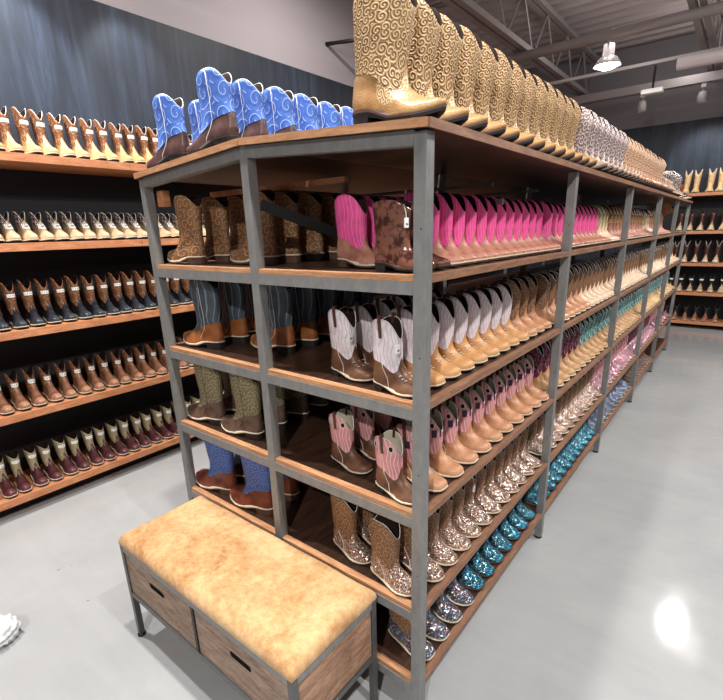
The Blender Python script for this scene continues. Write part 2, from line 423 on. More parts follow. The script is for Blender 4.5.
# ------------------------------------------------------------ boots
def sstep(x, a, b):
    t = min(1, max(0, (x-a)/(b-a))); return t*t*(3-2*t)
def interp(x, P):
    if x <= P[0][0]: return P[0][1]
    for (a, b), (c, d) in zip(P, P[1:]):
        if x <= c: t = (x-a)/(c-a); t = t*t*(3-2*t)*.4+t*.6; return b+(d-b)*t
    return P[-1][1]
class Boot:
    def __init__(s, L, W, H, toe='square', dip=.12, shaft_w=.56, shaft_d=.9, heel=.13, seam=.37, spring=.03):
        s.spring = spring
        s.seam = seam
        s.L, s.W, s.H, s.toe, s.dip, s.sw, s.sd, s.heel = L, W, H, toe, dip, shaft_w, shaft_d, heel*L
        s.st = .05*L
    def lift(s, x, z):                                     # sole height under the foot
        u = x/s.L
        l = s.heel+(s.st-s.heel)*sstep(u, .22, .56)+s.spring*s.L*max(0, (u-.66)/.34)**2
        b = sstep(z/s.L, .25, .5)
        return l*(1-b)+s.heel*b
    def pt(s, th, z, off=0):
        L = s.L; h = z/L; Hh = s.H/L
        ank = min(s.sw, .57)
        tail = [(.38, ank+.005), (.55, (ank+s.sw)/2), (.8, s.sw), (Hh, s.sw+.015)]
        if s.toe == 'square': xf = [(0, .985), (.03, 1.0), (.09, .985), (.13, .93), (.165, .85), (.20, .76), (.25, .67), (.31, .605)]+tail
        elif s.toe == 'point': xf = [(0, .985), (.03, 1.0), (.06, .98), (.09, .92), (.125, .82), (.165, .73), (.21, .655), (.28, .595)]+tail
        else: xf = [(0, .98), (.03, 1.0), (.085, .985), (.12, .94), (.155, .86), (.19, .77), (.24, .675), (.3, .605)]+tail
        f = interp(h, xf)*L; b = interp(h, [(0, .015), (.08, -.005), (.2, -.002), (.33, .025), (.5, .01), (Hh, -.025)])*L
        c, sn = math.cos(th), math.sin(th); m = (f+b)/2; a = (f-b)/2
        bl = sstep(h, .14, .36)
        ec = .85+.15*bl
        cc = math.copysign(abs(c)**ec, c)
        x = m+a*cc; u = (1+cc)/2
        toew = {'square': .80, 'round': .72, 'point': .40}[s.toe]
        g = interp(u, [(0, .74), (.15, .76), (.42, .72), (.70, 1.0), (.86, .95 if s.toe != 'point' else .72), (1, toew)])
        pw = (.42 if s.toe == 'square' else .55 if s.toe == 'round' else .7) if c > 0 else .7
        wlow = s.W/2*g*abs(sn)**pw*(1-.30*sstep(h, .03, .22))
        whi = s.W/2*s.sd*interp(h, [(.2, .74), (.4, .72), (.6, .86), (Hh, 1.0)])*abs(sn)**.9
        y = (wlow*(1-bl)+whi*bl)*math.copysign(1, sn)
        if off:
            x += off*c; y += off*sn
        return (x-L/2, y, z+s.lift(x, z))
    def zb(s, th):                                         # seam between foot and shaft
        d = abs((th+PI) % (2*PI)-PI)
        return s.L*(s.seam-.085*math.exp(-((d-1.05)/.55)**2)+.10*math.exp(-(d/.3)**2)+.03*math.exp(-((d-PI)/.5)**2))
    def zt(s, th):
        c = math.cos(th)
        return s.H-s.heel-s.dip*s.L*(abs(c)**3.2)*(1.15 if c > 0 else .9)
    def thetas(s, n): return [2*PI*k/n for k in range(n)]
    def foot(s, n):
        T = s.thetas(n); S = [0, .07, .14, .21, .27, .33, .39, .46, .54, .63, .74, .87, 1] if n > 20 else [0, .15, .27, .36, .48, .65, 1]
        V = []; UV = []; F = []
        for k in S:
            for t in T: V.append(s.pt(t, s.zb(t)*k)); UV.append((t*s.W*.6, V[-1][2]))
        for i in range(len(S)-1):
            for j in range(n): F.append((i*n+j, i*n+(j+1) % n, (i+1)*n+(j+1) % n, (i+1)*n+j))
        F.append(tuple(range(n))[::-1])
        return V, F, UV
    def shaft(s, n):
        T = s.thetas(n); S = [0, .12, .28, .45, .62, .8, .92, 1] if n > 20 else [0, .3, .65, 1]
        V = []; UV = []; F = []; fm = []
        for k in S:
            for t in T:
                z = s.zb(t)+(s.zt(t)-s.zb(t))*k; V.append(s.pt(t, z, .0012)); UV.append((t*s.W*.62, z))
        N = len(S)
        for i in range(N-1):
            for j in range(n): F.append((i*n+j, i*n+(j+1) % n, (i+1)*n+(j+1) % n, (i+1)*n+j)); fm.append(0)
        # rim and lining
        for k in (1, .9, .55):
            for t in T:
                z = s.zb(t)+(s.zt(t)-s.zb(t))*k; V.append(s.pt(t, z, -.0028)); UV.append((0, 0))
        for i in (N-1, N, N+1):
            for j in range(n): F.append((i*n+j, i*n+(j+1) % n, (i+1)*n+(j+1) % n, (i+1)*n+j)); fm.append(1)
        F.append(tuple((N+2)*n+j for j in range(n))); fm.append(1)
        return V, F, UV, fm
    def sole(s, mb, n, m=0, mw=1):
        T = s.thetas(n); th = s.st*.8
        up = [Vector(s.pt(t, .0, .0035)) for t in T]
        lo = [Vector((p.x, p.y, p.z-th*.35)) for p in up]; bt = [Vector((p.x*.99, p.y*.96, p.z-th)) for p in up]
        R = [[Vector((p.x, p.y, p.z+.0012)) for p in up], lo]
        V = R[0]+R[1]; F = [(j+n, (j+1) % n+n, (j+1) % n, j) for j in range(n)]+[tuple(range(n))]
        mb.add(V, F, mw)
        mb.add(lo+bt, [(j+n, (j+1) % n+n, (j+1) % n, j) for j in range(n)]+[tuple(range(n, 2*n))[::-1]], m)
        # heel block
        xh = .27*s.L-s.L/2; k = 10; V = []
        pts = []
        for i in range(k+1):
            t = PI-1.28+2.56*i/k; p = s.pt(t, 0, .002); pts.append((min(p[0], xh), p[1]))
        pts[0] = (xh, pts[0][1]); pts[-1] = (xh, pts[-1][1])
        cx = sum(p[0] for p in pts)/len(pts); zt_ = s.heel-th*.6
        for z, sc in ((zt_, 1), (zt_*.5, .95), (0, .92)):
            for p in pts: V.append((cx+(p[0]-cx)*sc, p[1]*sc, z))
        n2 = k+1; F = []
        for i in range(2):
            for j in range(n2): F.append((i*n2+j, i*n2+(j+1) % n2, (i+1)*n2+(j+1) % n2, (i+1)*n2+j))
        F += [tuple(range(n2)), tuple(range(2*n2, 3*n2))[::-1]]
        mb.add(V, F, m)
    def piping(s, mb, n, rim=True, seam=True, foot=True, side=True, r=.0014, m=0, only=None):
        T = s.thetas(n)
        if rim: mb.tube([s.pt(t, s.zt(t), -.001) for t in T], r, 5, m, True)
        if False: mb.tube([s.pt(t, s.zb(t), .0014) for t in T], r*.8, 4, m, True)
        for t in ((PI/2+.12, -PI/2-.12) if only is None else ((PI/2+.12, -PI/2-.12)[only],)):
            if side == 'low': mb.tube([s.pt(t, s.zb(t)*k, .0012) for k in (0, .2, .4, .6, .8, 1)], r*.7, 4, m)
            elif side: mb.tube([s.pt(t, s.zt(t)*k, .0016) for k in (.0, .1, .2, .3, .45, .6, .8, 1)], r*.7, 4, m)
    def strap(s, mb, sg, m=0, w_=.22, ln=.3):
        L = s.L; V = []; hw = w_/2
        zt = s.zt(PI/2)
        for z, off in ((zt-ln*L, .003), (zt-ln*L*.5, .004), (zt-.003, .005), (zt+.012, .003), (zt+.012, -.003), (zt-.02, -.005)):
            for k in (-1, 1):
                t = sg*PI/2+k*hw; p = s.pt(t, min(z, zt+.001), off); V.append((p[0], p[1], s.lift(p[0], zt)+z))
        F = [(2*i, 2*i+1, 2*i+3, 2*i+2) for i in range(5)]
        if sg < 0: F = [f[::-1] for f in F]
        mb.add(V, F, m)

def make_boot(sty):
    """one prototype: an Empty root with its parts; root.location at the middle of the sole"""
    b = Boot(**sty['geo']); n = sty.get('n', 32); far = sty.get('far')
    if far:
        mb = MB(); V, F, UV = b.foot(16); mb.add(V, F, 0, UV)
        V, F, UV, fm = b.shaft(16); k = len(mb.v)
        mb.add(V, F, 1, UV); mb.fm[-len(F):] = [1 if q == 0 else 2 for q in fm]
        q = MB(); b.sole(q, 16, 3, 4); mb.v, off = mb.v, len(mb.v)
        mb.f += [tuple(i+off for i in f) for f in q.f]; mb.v += q.v; mb.fm += q.fm; mb.uv += q.uv
        if sty.get('pipe'): 
            T = b.thetas(16); mb.tube([b.pt(t, b.zt(t), -.001) for t in T], .0024, 4, 5, True)
        if sty.get('label'): label_geo(mb, b, 6)
        me_o = mb.build('boot', [sty['foot'], sty['shaft'], sty.get('lining', m_lining), sty.get('sole', m_sole), sty.get('welt', m_cream), sty.get('pipe') or m_white, m_tag], None, True)
        return me_o
    r = empty('boot')
    V, F, UV = b.foot(n); link_mesh('foot', V, F, [sty['foot']], r, True, None, UV)
    V, F, UV, fm = b.shaft(n); link_mesh('shaft', V, F, [sty['shaft'], sty.get('lining', m_lining)], r, True, fm, UV)
    q = MB(); b.sole(q, n, 0, 1); q.build('sole', [sty.get('sole', m_sole), sty.get('welt', m_cream)], r)
    if sty.get('pipe'):
        q = MB(); b.piping(q, n, side=False, r=sty.get('pr', .0014)); q.build('piping', sty['pipe'], r, True)
        if sty.get('side', True):
            for sg in (0, 1):
                q = MB(); b.piping(q, n, rim=False, side=sty.get('side', True), r=sty.get('pr', .0014), only=sg); q.build('side_seam', sty['pipe'], r, True)
    if sty.get('strap'):
        for sg in (1, -1):
            q = MB(); b.strap(q, sg, w_=sty.get('sw', .22), ln=sty.get('sl', .3)); q.build('pull_strap', sty['strap'], r)
    if sty.get('holes'):                                   # cut-out finger holes shown as dark ovals edged in white
        for t0 in (PI/2-.62, PI/2+.62, -PI/2-.62, -PI/2+.62):
            q = MB()
            z0 = b.zt(t0)-.13*b.L
            ring = []
            for k in range(14):
                a = 2*PI*k/14; ring.append(b.pt(t0+.17*math.cos(a), z0+.055*b.L*math.sin(a), .0016))
            q.add(ring, [tuple(range(14)) if t0 > 0 else tuple(range(14))[::-1]], 0); q.tube(ring, .001, 4, 1, True)
            q.build('finger_hole', [m_lining, m_white], r)
    if sty.get('band'):
        T = [-PI/2-.7+2.1*k/8 for k in range(9)]
        for T_ in (T, [PI/2-1.4+2.1*k/8 for k in range(9)]):
            q = MB(); V = []; z0 = b.zt(PI/2)*.66; uv = []
            for t in T_:
                V += [b.pt(t, z0-.11*b.L+.02*b.L*(t-T_[0]), .003), b.pt(t, z0+.03*b.L+.02*b.L*(t-T_[0]), .003)]; uv += [(t*.07, 0), (t*.07, 1)]
            q.add(V, [(2*i, 2*i+2, 2*i+3, 2*i+1) for i in range(8)], 0, uv)
            q.build('strap_band', sty['band'], r)
    if sty.get('inlay'):                                   # pale embroidery on the vamp
        q = MB()
        for dy in (-.12, 0, .12):
            for k in range(3):
                p0 = b.pt(0, .30*b.L, 0)
                x = (.64+.05*k)*b.L-b.L/2
                # lies on the instep: find height by scanning the front profile
                z = inst(b, x)+.0012
                q.tube([(x-.012*b.L, dy*b.L-.02*b.L, z-.001), (x, dy*b.L*.8, z), (x+.012*b.L, dy*b.L+.02*b.L, z-.002)], .0011, 4)
        q.build('embroidery', m_white, r)
    if sty.get('label'):
        q = MB(); label_geo(q, b, 0, sty.get('ink', True)); q.build('size_label', [m_tag, m_ink], r)
    if sty.get('tag'):
        q = MB(); p = Vector(b.pt(-PI/2+1.0, b.zt(-PI/2+1.0), .004))
        q.tube([p, p+Vector((.012, -.008, -.02)), p+Vector((.014, -.008, -.035))], .0008, 4, 0)
        c = p+Vector((.014, -.008, -.048)); q.box(c-Vector((.002, .009, .013)), c+Vector((.002, .009, .013)), 0, .0015)
        q.box(c+Vector((.002, -.005, -.006)), c+Vector((.0026, .005, -.001)), 1)
        q.build('hang_tag', [m_tag, m_ink], r)
    return r
def inst(b, x):
    best = 0
    for i in range(60):
        z = i*.01*b.L; p = b.pt(0, z)
        if p[0] >= x: best = p[2]
    return best
def label_geo(q, b, m, ink=False):
    z = b.zt(0)*.86
    V = []; c = []
    for t in (-.75, -.35, 0, .35, .75):
        for dz in (-.045, .045): V.append(b.pt(t, z+dz*b.L, .003))
    q.add(V, [(2*i, 2*i+2, 2*i+3, 2*i+1) for i in range(4)], m)
    if ink:
        V = [];
        for t in (-.25, .25):
            for dz in (-.012, .012): V.append(b.pt(t, z+dz*b.L, .0036))
        q.add(V, [(0, 2, 3, 1)], 1)
def copy_tree(o):
    c = o.copy(); C.objects.link(c)
    for ch in o.children:
        d = ch.copy(); C.objects.link(d); d.parent = c; d.matrix_parent_inverse = ch.matrix_parent_inverse.copy()
    return c
ORD = 'first second third fourth fifth sixth seventh eighth ninth tenth eleventh twelfth thirteenth fourteenth fifteenth sixteenth seventeenth eighteenth nineteenth twentieth'.split()
NUM = {}
_used = {}; ALL = []
def place(sty, x, y, z, rz, label, group, ry=0, sc=1):
    key = id(sty)
    if key not in _used: _used[key] = make_boot(sty); o = _used[key]
    else: o = copy_tree(_used[key])
    ALL.append(o); o.location = (x, y, z); j = sty.get('jit', 3)
    o.rotation_euler = (0, ry, rz+math.radians(random.uniform(-j, j))); s_ = sc*random.uniform(.985, 1.015); o.scale = (s_, s_, s_)
    tag(o, label, 'boot', group)
    return o

KID = dict(L=.2, W=.084, H=.245, toe='square', dip=.27, shaft_w=.60, shaft_d=.88)
def K(**k): d = dict(KID); d.update(k); return d
brown = hexc(120, 82, 62); tan = hexc(206, 158, 112)
M_tan = leather('tan_leather', hexc(214, 164, 112), hexc(180, 126, 80), .38)
M_tan2 = leather('peach_tan_leather', hexc(206, 154, 118), hexc(172, 118, 84), .35)
M_brown = leather('worn_brown_leather', hexc(132, 92, 68), hexc(84, 54, 40), .42)
M_dkbrown = leather('dark_brown_leather', hexc(92, 60, 48), hexc(54, 34, 28), .32)
M_whiteshaft = flames('white_pink_stitched', hexc(232, 226, 228), hexc(206, 166, 182), (24, 26), .9)
M_pinkshaft = flames('rose_stitched', hexc(214, 146, 148), hexc(232, 190, 190), (24, 26), .9)
M_hotpink = flames('hot_pink_stitched', hexc(240, 88, 158), hexc(246, 122, 178), (26, 12), .93)
M_pinkfoot = leather('pinkish_brown_leather', hexc(196, 140, 120), hexc(146, 92, 76), .4)
M_brshaft = stitched('brown_shaft_scrolls', hexc(128, 92, 66), hexc(176, 136, 102), 34, 14, .86)
M_glrose = glitter('rose_gold_glitter', [hexc(120, 84, 72), hexc(206, 164, 144), hexc(232, 204, 186), hexc(252, 240, 228), hexc(160, 116, 100)])
M_glmulti = glitter('rainbow_glitter', [hexc(50, 66, 104), hexc(80, 116, 158), hexc(206, 132, 132), hexc(130, 160, 178), hexc(70, 84, 110), hexc(224, 200, 184), hexc(96, 140, 160)])
M_glteal = glitter('teal_glitter', [hexc(12, 58, 90), hexc(28, 124, 164), hexc(60, 164, 196), hexc(170, 226, 234), hexc(12, 36, 60)])
M_glpink = glitter('pink_glitter', [hexc(200, 130, 150), hexc(226, 170, 186), hexc(240, 206, 214), hexc(168, 110, 130)])
M_glblue = glitter('silver_blue_glitter', [hexc(90, 104, 136), hexc(140, 152, 178), hexc(180, 190, 206), hexc(70, 80, 110)])
M_burg = stitched('burgundy_shaft', hexc(98, 34, 58), hexc(170, 110, 130), 28, 9, .85)
M_turq = stitched('turquoise_shaft', hexc(86, 150, 154), hexc(200, 220, 214), 28, 9, .75)
M_goldtan = leather('golden_tan_leather', hexc(204, 162, 116), hexc(164, 120, 80), .4)
M_cream = leather('cream_leather', hexc(232, 206, 180), hexc(200, 164, 132), .4)
M_gold = leather('gold_leather', hexc(198, 158, 106), hexc(160, 116, 72), .36, 10)
M_goldscroll = stitched('gold_scroll_shaft', hexc(160, 122, 82), hexc(214, 186, 142), 50, 17, .25, .45, .002, hexc(116, 80, 50))
M_silverscroll = stitched('silver_scroll_shaft', hexc(138, 116, 112), hexc(214, 200, 200), 40, 12, .4, .35)
M_orscroll = stitched('orange_scroll_shaft', hexc(184, 136, 104), hexc(228, 200, 172), 40, 12, .45, .5)
M_palepink = leather('pale_bronze_leather', hexc(190, 164, 146), hexc(140, 112, 98), .35)
M_blue = stitched('royal_blue_shaft', hexc(78, 116, 196), hexc(176, 200, 240), 17, 15, .965, .5, .0006, hexc(60, 94, 172))
M_choc = leather('chocolate_leather', hexc(96, 66, 62), hexc(58, 38, 38), .36)
M_brscroll = stitched('tan_scroll_shaft', hexc(142, 100, 68), hexc(196, 156, 116), 26, 14, .92)
M_slate = flames('slate_shaft', hexc(72, 82, 92), hexc(120, 132, 140), (9, 12), .95)
M_cognac = leather('cognac_leather', hexc(178, 112, 62), hexc(128, 74, 40), .35)
M_olive = stitched('olive_shaft', hexc(120, 112, 84), hexc(172, 160, 124), 30, 15, .86)
M_taupe = leather('taupe_brown_leather', hexc(118, 92, 76), hexc(80, 60, 50), .4)
M_denim = stitched('denim_blue_shaft', hexc(66, 96, 168), hexc(116, 142, 198), 34, 15, .88)
M_rust = leather('rust_leather', hexc(138, 72, 54), hexc(94, 46, 36), .32)
M_patch = leather('glossy_patchwork_leather', hexc(126, 84, 70), hexc(70, 42, 36), .15, 34, .44, .54)
M_khaki = flames('khaki_shaft', hexc(168, 150, 116), hexc(200, 184, 150), (22, 10), .9)
M_burgfoot = leather('burgundy_foot', hexc(104, 58, 60), hexc(62, 32, 36), .28)
M_wheat = leather('wheat_leather', hexc(222, 186, 136), hexc(190, 148, 98), .45)
M_sand = leather('sand_leather', hexc(214, 190, 156), hexc(178, 146, 110), .5)
M_brownw = stitched('brown_wall_shaft', hexc(128, 84, 56), hexc(180, 130, 92), 24, 9, .85)
M_blackft = leather('black_foot', hexc(60, 64, 72), hexc(30, 32, 38), .25)
M_darkpat = stitched('dark_patterned_shaft', hexc(70, 58, 58), hexc(190, 176, 170), 34, 8, .55)
M_saddle = leather('saddle_foot', hexc(176, 128, 100), hexc(126, 82, 62), .35)
m_pinknavy = strap_two('navy_band_pink_bars', hexc(36, 40, 60), hexc(232, 150, 170))
m_lgrey = plain('cream_lining', hexc(190, 182, 160), .8)

def S(geo, foot, shaft, **k): return dict(geo=geo, foot=foot, shaft=shaft, **k)
st_white = S(K(L=.195, W=.08, H=.235), M_tan, M_whiteshaft, pipe=m_white, side='low', strap=m_strapbr, inlay=True)
st_whiteB = S(K(L=.185, W=.076, H=.222, shaft_w=.56), M_brown, M_whiteshaft, pipe=m_white, side='low', strap=m_strapbr, inlay=True, tag=True)
st_browntan = S(K(dip=.22), M_tan2, M_brshaft, pipe=m_white, side='low', strap=m_strapbr)
st_pink = S(K(L=.19, W=.08, H=.208, shaft_w=.57), M_tan2, M_pinkshaft, pipe=m_white, side='low', strap=m_strapbr, holes=True, band=m_pinknavy, lining=m_lgrey)
st_pinkB = S(K(L=.18, W=.074, H=.2, shaft_w=.56), M_brown, M_pinkshaft, pipe=m_white, side='low', strap=m_strapbr, holes=True, lining=m_lgrey)
st_rose = S(K(L=.195, toe='round'), M_glrose, M_brshaft, pipe=m_white, side='low')
st_roseT = dict(st_rose); st_roseT['tag'] = True
st_multi = S(K(L=.195, toe='square'), M_glmulti, M_brshaft, welt=m_cream, tag=True)
st_multi2 = S(K(L=.195, toe='round'), M_glmulti, M_dkbrown)
st_teal = S(K(L=.19, toe='round'), M_glteal, plain('dark_teal_shaft', hexc(24, 50, 62), .5), welt=m_solebr)
st_hot = S(K(L=.215, W=.074, H=.222, toe='point', dip=.24, shaft_w=.58, seam=.3), M_pinkfoot, M_hotpink, sole=m_solebr, side=False)
st_patch = S(K(L=.205, W=.074, H=.192, toe='point', dip=.1), M_patch, M_patch, tag=True, welt=m_solebr)
ADULT = dict(L=.275, W=.098, H=.30, toe='point', dip=.2, shaft_w=.64, shaft_d=.84, heel=.13, seam=.30, spring=.07)
def A(**k): d = dict(ADULT); d.update(k); return d
def goldfoot():
    s = NT('gold_leather_embroidered', .38, 0, .4)
    base = s.ramp(s.noise(s.co(), 10, 5), [(.36, hexc(150, 108, 66)), (.64, hexc(192, 150, 100))])
    v = s.co('Object', (52, 52, 52)); sp = s.n('ShaderNodeSeparateXYZ'); s.l(v, sp.inputs[0])
    cb = s.n('ShaderNodeCombineXYZ'); s.l(sp.outputs[0], cb.inputs[0]); s.l(sp.outputs[2], cb.inputs[1])
    vo = s.n('ShaderNodeTexVoronoi', Scale=1.0); vo.voronoi_dimensions = '2D'; s.l(cb.outputs[0], vo.inputs['Vector'])
    d = s.n('ShaderNodeVectorMath'); d.operation = 'SUBTRACT'; s.l(cb.outputs[0], d.inputs[0]); s.l(vo.outputs['Position'], d.inputs[1])
    sx = s.n('ShaderNodeSeparateXYZ'); s.l(d.outputs[0], sx.inputs[0])
    w_ = s.math('SINE', s.math('ADD', s.math('MULTIPLY', vo.outputs['Distance'], 17), s.math('ARCTAN2', sx.outputs[1], sx.outputs[0])))
    e = s.n('ShaderNodeVectorMath'); e.operation = 'DISTANCE'; s.l(s.co('Object', (1, 0, 1)), e.inputs[0]); e.inputs[1].default_value = (-.005, 0, .08)
    m_ = s.math('MULTIPLY', s.math('GREATER_THAN', w_, .1), s.math('LESS_THAN', s.math('ADD', e.outputs['Value'], s.math('MULTIPLY', w_, .005)), .043))
    s.col(s.mix(m_, base, hexc(226, 204, 164))); s.bump(w_, .12, .001)
    return s.m
M_goldfoot = goldfoot()
st_gold = S(A(), M_goldfoot, M_goldscroll, n=40, welt=m_solebr, sole=plain('near_black_sole', hexc(44, 42, 46), .45), jit=1.5)
st_silver = S(A(), M_palepink, M_silverscroll, far=True, welt=m_solebr, jit=2)
st_orange = S(A(), M_tan2, M_orscroll, far=True, welt=m_solebr, jit=2)
st_blue = S(A(L=.285, W=.1, H=.24, toe='point', dip=.2, shaft_w=.56, seam=.22), M_choc, M_blue, pipe=m_white, pr=.0016, welt=m_sole, tag=False)
st_brs = S(A(L=.245, W=.092, H=.265, toe='round', dip=.2, shaft_w=.58), M_brscroll, M_brscroll, welt=m_cream, sole=m_solebr)
st_slate = S(A(L=.25, H=.30, toe='square'), M_cognac, M_slate, pipe=m_white, welt=m_cream)
st_olive = S(A(L=.25, H=.30, toe='square'), M_taupe, M_olive, welt=m_cream, pipe=m_solebr)
st_denim = S(A(L=.265, W=.105, H=.30, toe='square'), M_rust, M_denim, welt=m_cream, sole=m_solebr)

# ---- right face of the rack, kids' rows
BAY = ['nearest bay', 'second bay', 'third bay', 'fourth bay', 'farthest bay']
SH = ['rack top', 'second shelf', 'third shelf', 'fourth shelf', 'fifth shelf', 'bottom shelf']
ZB = lambda i: ZS[i]+.0175
def run(sty_fn, desc_fn, shelf, bay, n, xtoe=-.012, row='front row', y0=None, y1=None, first=1):
    ya = (YP[bay]+.055+.03) if y0 is None else y0; yb = (YP[bay+1]-.055+.0) if y1 is None else y1
    for k in range(n):
        sty = sty_fn(k); L = sty['geo']['L']
        y = ya+(yb-ya)*(k/(n-1) if n > 1 else 0)
        lab = '%s, %s in %s, %s, %s' % (desc_fn(k), ORD[k+first-1], row, SH[shelf], BAY[bay])
        place(sty, xtoe-L/2-.004, y, ZB(shelf), math.radians(-1), lab, 'boots on the %s of the rack, %s, %s' % (SH[shelf], BAY[bay], row))
def farof(s, **k): d = dict(s); d['far'] = True; d.update(k); return d
pick = lambda *ab: (lambda k: [st for n, st in ab for _ in range(n)][min(k, sum(n for n, _ in ab)-1)])
# second shelf: glossy patchwork boots then hot pink ones
run(pick((2, st_patch), (13, st_hot)), pick((2, 'glossy brown patchwork boot'), (13, 'hot pink shafted brown boot')), 1, 0, 14, -.02, y0=.095, y1=1.19)
run(pick((11, st_hot), (3, farof(S(K(L=.215, W=.075, H=.23, toe='point', dip=.2), M_cream, M_khaki)))), pick((11, 'hot pink shafted brown boot'), (3, 'beige shafted pale boot')), 1, 1, 14, -.02)
f_kh = farof(S(K(L=.215, W=.08, H=.235, toe='point'), M_pinkfoot, M_brscroll)); f_cr = farof(S(K(L=.215, W=.08, H=.22, toe='round'), M_cream, M_khaki))
run(lambda k: f_kh, lambda k: 'brown scroll stitched boot', 1, 2, 12, -.02)
run(pick((3, f_cr), (8, f_kh)), pick((3, 'short cream boot'), (8, 'brown scroll stitched boot')), 1, 3, 11, -.02)
# third shelf
run(pick((8, st_white), (3, st_browntan)), pick((8, 'white shafted tan square toe boot'), (3, 'brown shafted tan boot')), 2, 0, 11, -.028, y0=.17)
f_bt = farof(st_browntan); f_bc = farof(S(K(), M_cream, M_brshaft, pipe=m_white))
run(lambda k: f_bt if k < 6 else f_bc, lambda k: 'brown shafted pale foot boot', 2, 1, 12)
run(lambda k: f_bc, lambda k: 'brown shafted cream foot boot', 2, 2, 12)
run(lambda k: f_bc, lambda k: 'brown shafted cream foot boot', 2, 3, 11)
run(lambda k: f_bc, lambda k: 'brown shafted cream foot boot', 2, 4, 6)
# fourth shelf
run(lambda k: st_pink, lambda k: 'rose shafted tan round toe boot', 3, 0, 10, -.01, y0=.17)
f_bu = farof(S(K(), M_goldtan, M_burg, pipe=m_white)); f_tq = farof(S(K(), M_goldtan, M_turq, pipe=m_white)); f_tq2 = farof(S(K(), M_wheat, M_turq, pipe=m_white))
run(pick((7, f_bu), (4, f_tq)), pick((7, 'burgundy shafted golden tan boot'), (4, 'turquoise shafted golden tan boot')), 3, 1, 11)
run(lambda k: f_tq, lambda k: 'turquoise shafted golden tan boot', 3, 2, 12)
run(lambda k: f_tq2, lambda k: 'turquoise shafted wheat foot boot', 3, 3, 11)
run(lambda k: f_tq2, lambda k: 'turquoise shafted wheat foot boot', 3, 4, 6)
# fifth shelf
run(lambda k: st_roseT if k in (0, 4) else st_rose, lambda k: 'rose gold glitter foot boot', 4, 0, 11, -.01, y0=.17, y1=1.17)
f_ro = farof(S(K(L=.195, toe='round'), M_glrose, M_brshaft)); f_pk = farof(S(K(L=.195, toe='round'), M_glpink, M_pinkshaft)); f_wp = farof(S(K(L=.195, toe='round'), M_glpink, M_burg))
run(lambda k: f_ro, lambda k: 'rose gold glitter foot boot', 4, 1, 11)
run(lambda k: f_pk, lambda k: 'pink glitter boot', 4, 2, 12)
run(lambda k: f_wp, lambda k: 'burgundy shafted pink glitter boot', 4, 3, 11)
run(lambda k: f_pk, lambda k: 'pink glitter boot', 4, 4, 6)
# bottom shelf
run(pick((3, st_multi), (1, st_multi2), (7, st_teal)), pick((3, 'rainbow glitter foot boot'), (1, 'dark brown rainbow glitter boot'), (7, 'teal glitter boot')), 5, 0, 11, -.012, y0=.12, y1=1.17)
f_te = farof(st_teal); f_bl = farof(S(K(L=.19, toe='round'), M_glblue, m_navy)); f_dk = farof(S(K(L=.19, toe='round'), M_taupe, M_dkbrown))
run(lambda k: f_te, lambda k: 'teal glitter boot', 5, 1, 12)
run(lambda k: f_bl, lambda k: 'silver blue glitter boot', 5, 2, 11)
run(lambda k: f_dk, lambda k: 'dark brown boot', 5, 3, 10)

# ---- second row seen through the end of the rack
def run2(sty, desc, shelf, n, x, y0, dy, rot=0, row='second row from the aisle'):
    for k in range(n):
        place(sty(k) if callable(sty) else sty, x+random.uniform(-.006, .006), y0+dy*k, ZB(shelf), math.radians(rot), '%s, %s in %s, %s, nearest bay' % (desc, ORD[k], row, SH[shelf]),
              'boots in the %s, %s, nearest bay' % (row, SH[shelf]))
run2(st_hot, 'hot pink shafted brown boot', 1, 6, -.335, .17, .09)
run2(st_whiteB, 'white shafted brown boot', 2, 6, -.335, .10, .115, -2)
run2(st_pinkB, 'rose shafted brown boot', 3, 5, -.375, .12, .12, -3)
run2(st_rose, 'brown and rose glitter boot', 4, 5, -.365, .10, .115, -3)
# the boots standing at the near end, in line with the front row
for i, sty, d in ((2, st_whiteB, 'white shafted brown boot with hang tag'), (3, st_pinkB, 'rose shafted brown boot'), (4, st_rose, 'scroll shafted boot with glitter foot')):
    place(sty, (-.145 if i == 4 else -.125), .062, ZB(i), math.radians(-2), d+' right behind the near corner post, '+SH[i], 'boots behind the near corner post')
# ---- left half of the rack: adult boots facing the wall
def run3(sty, desc, shelf, n, x, y0, dy, row, z=None, j=.0):
    for k in range(n):
        yy = y0+dy*k
        place(sty, x, yy, ZB(shelf) if z is None else z, PI+math.radians(2), '%s, %s from the end, %s, %s' % (desc, ORD[k], row, SH[shelf]), 'boots on the wall side, %s, %s' % (row, SH[shelf]))
R1, R2 = 'row nearest the wall', 'middle row'
run3(st_brs, 'tan scroll stitched boot', 1, 8, -1.20, .085, .125, R1)
run3(st_brs, 'tan scroll stitched boot', 1, 6, -.86, .16, .125, R2)
run3(st_slate, 'slate shafted cognac foot boot', 2, 7, -1.175, .10, .13, R1)
run3(st_slate, 'slate shafted cognac foot boot', 2, 5, -.86, .22, .13, R2)
run3(st_olive, 'olive shafted taupe boot', 3, 6, -1.205, .085, .13, R1)
run3(st_olive, 'olive shafted taupe boot', 3, 5, -.945, .085, .13, R2)
run3(st_denim, 'denim blue shafted rust boot', 4, 6, -1.2, .085, .14, R1)
run3(st_denim, 'denim blue shafted rust boot', 4, 5, -.93, .085, .14, R2)
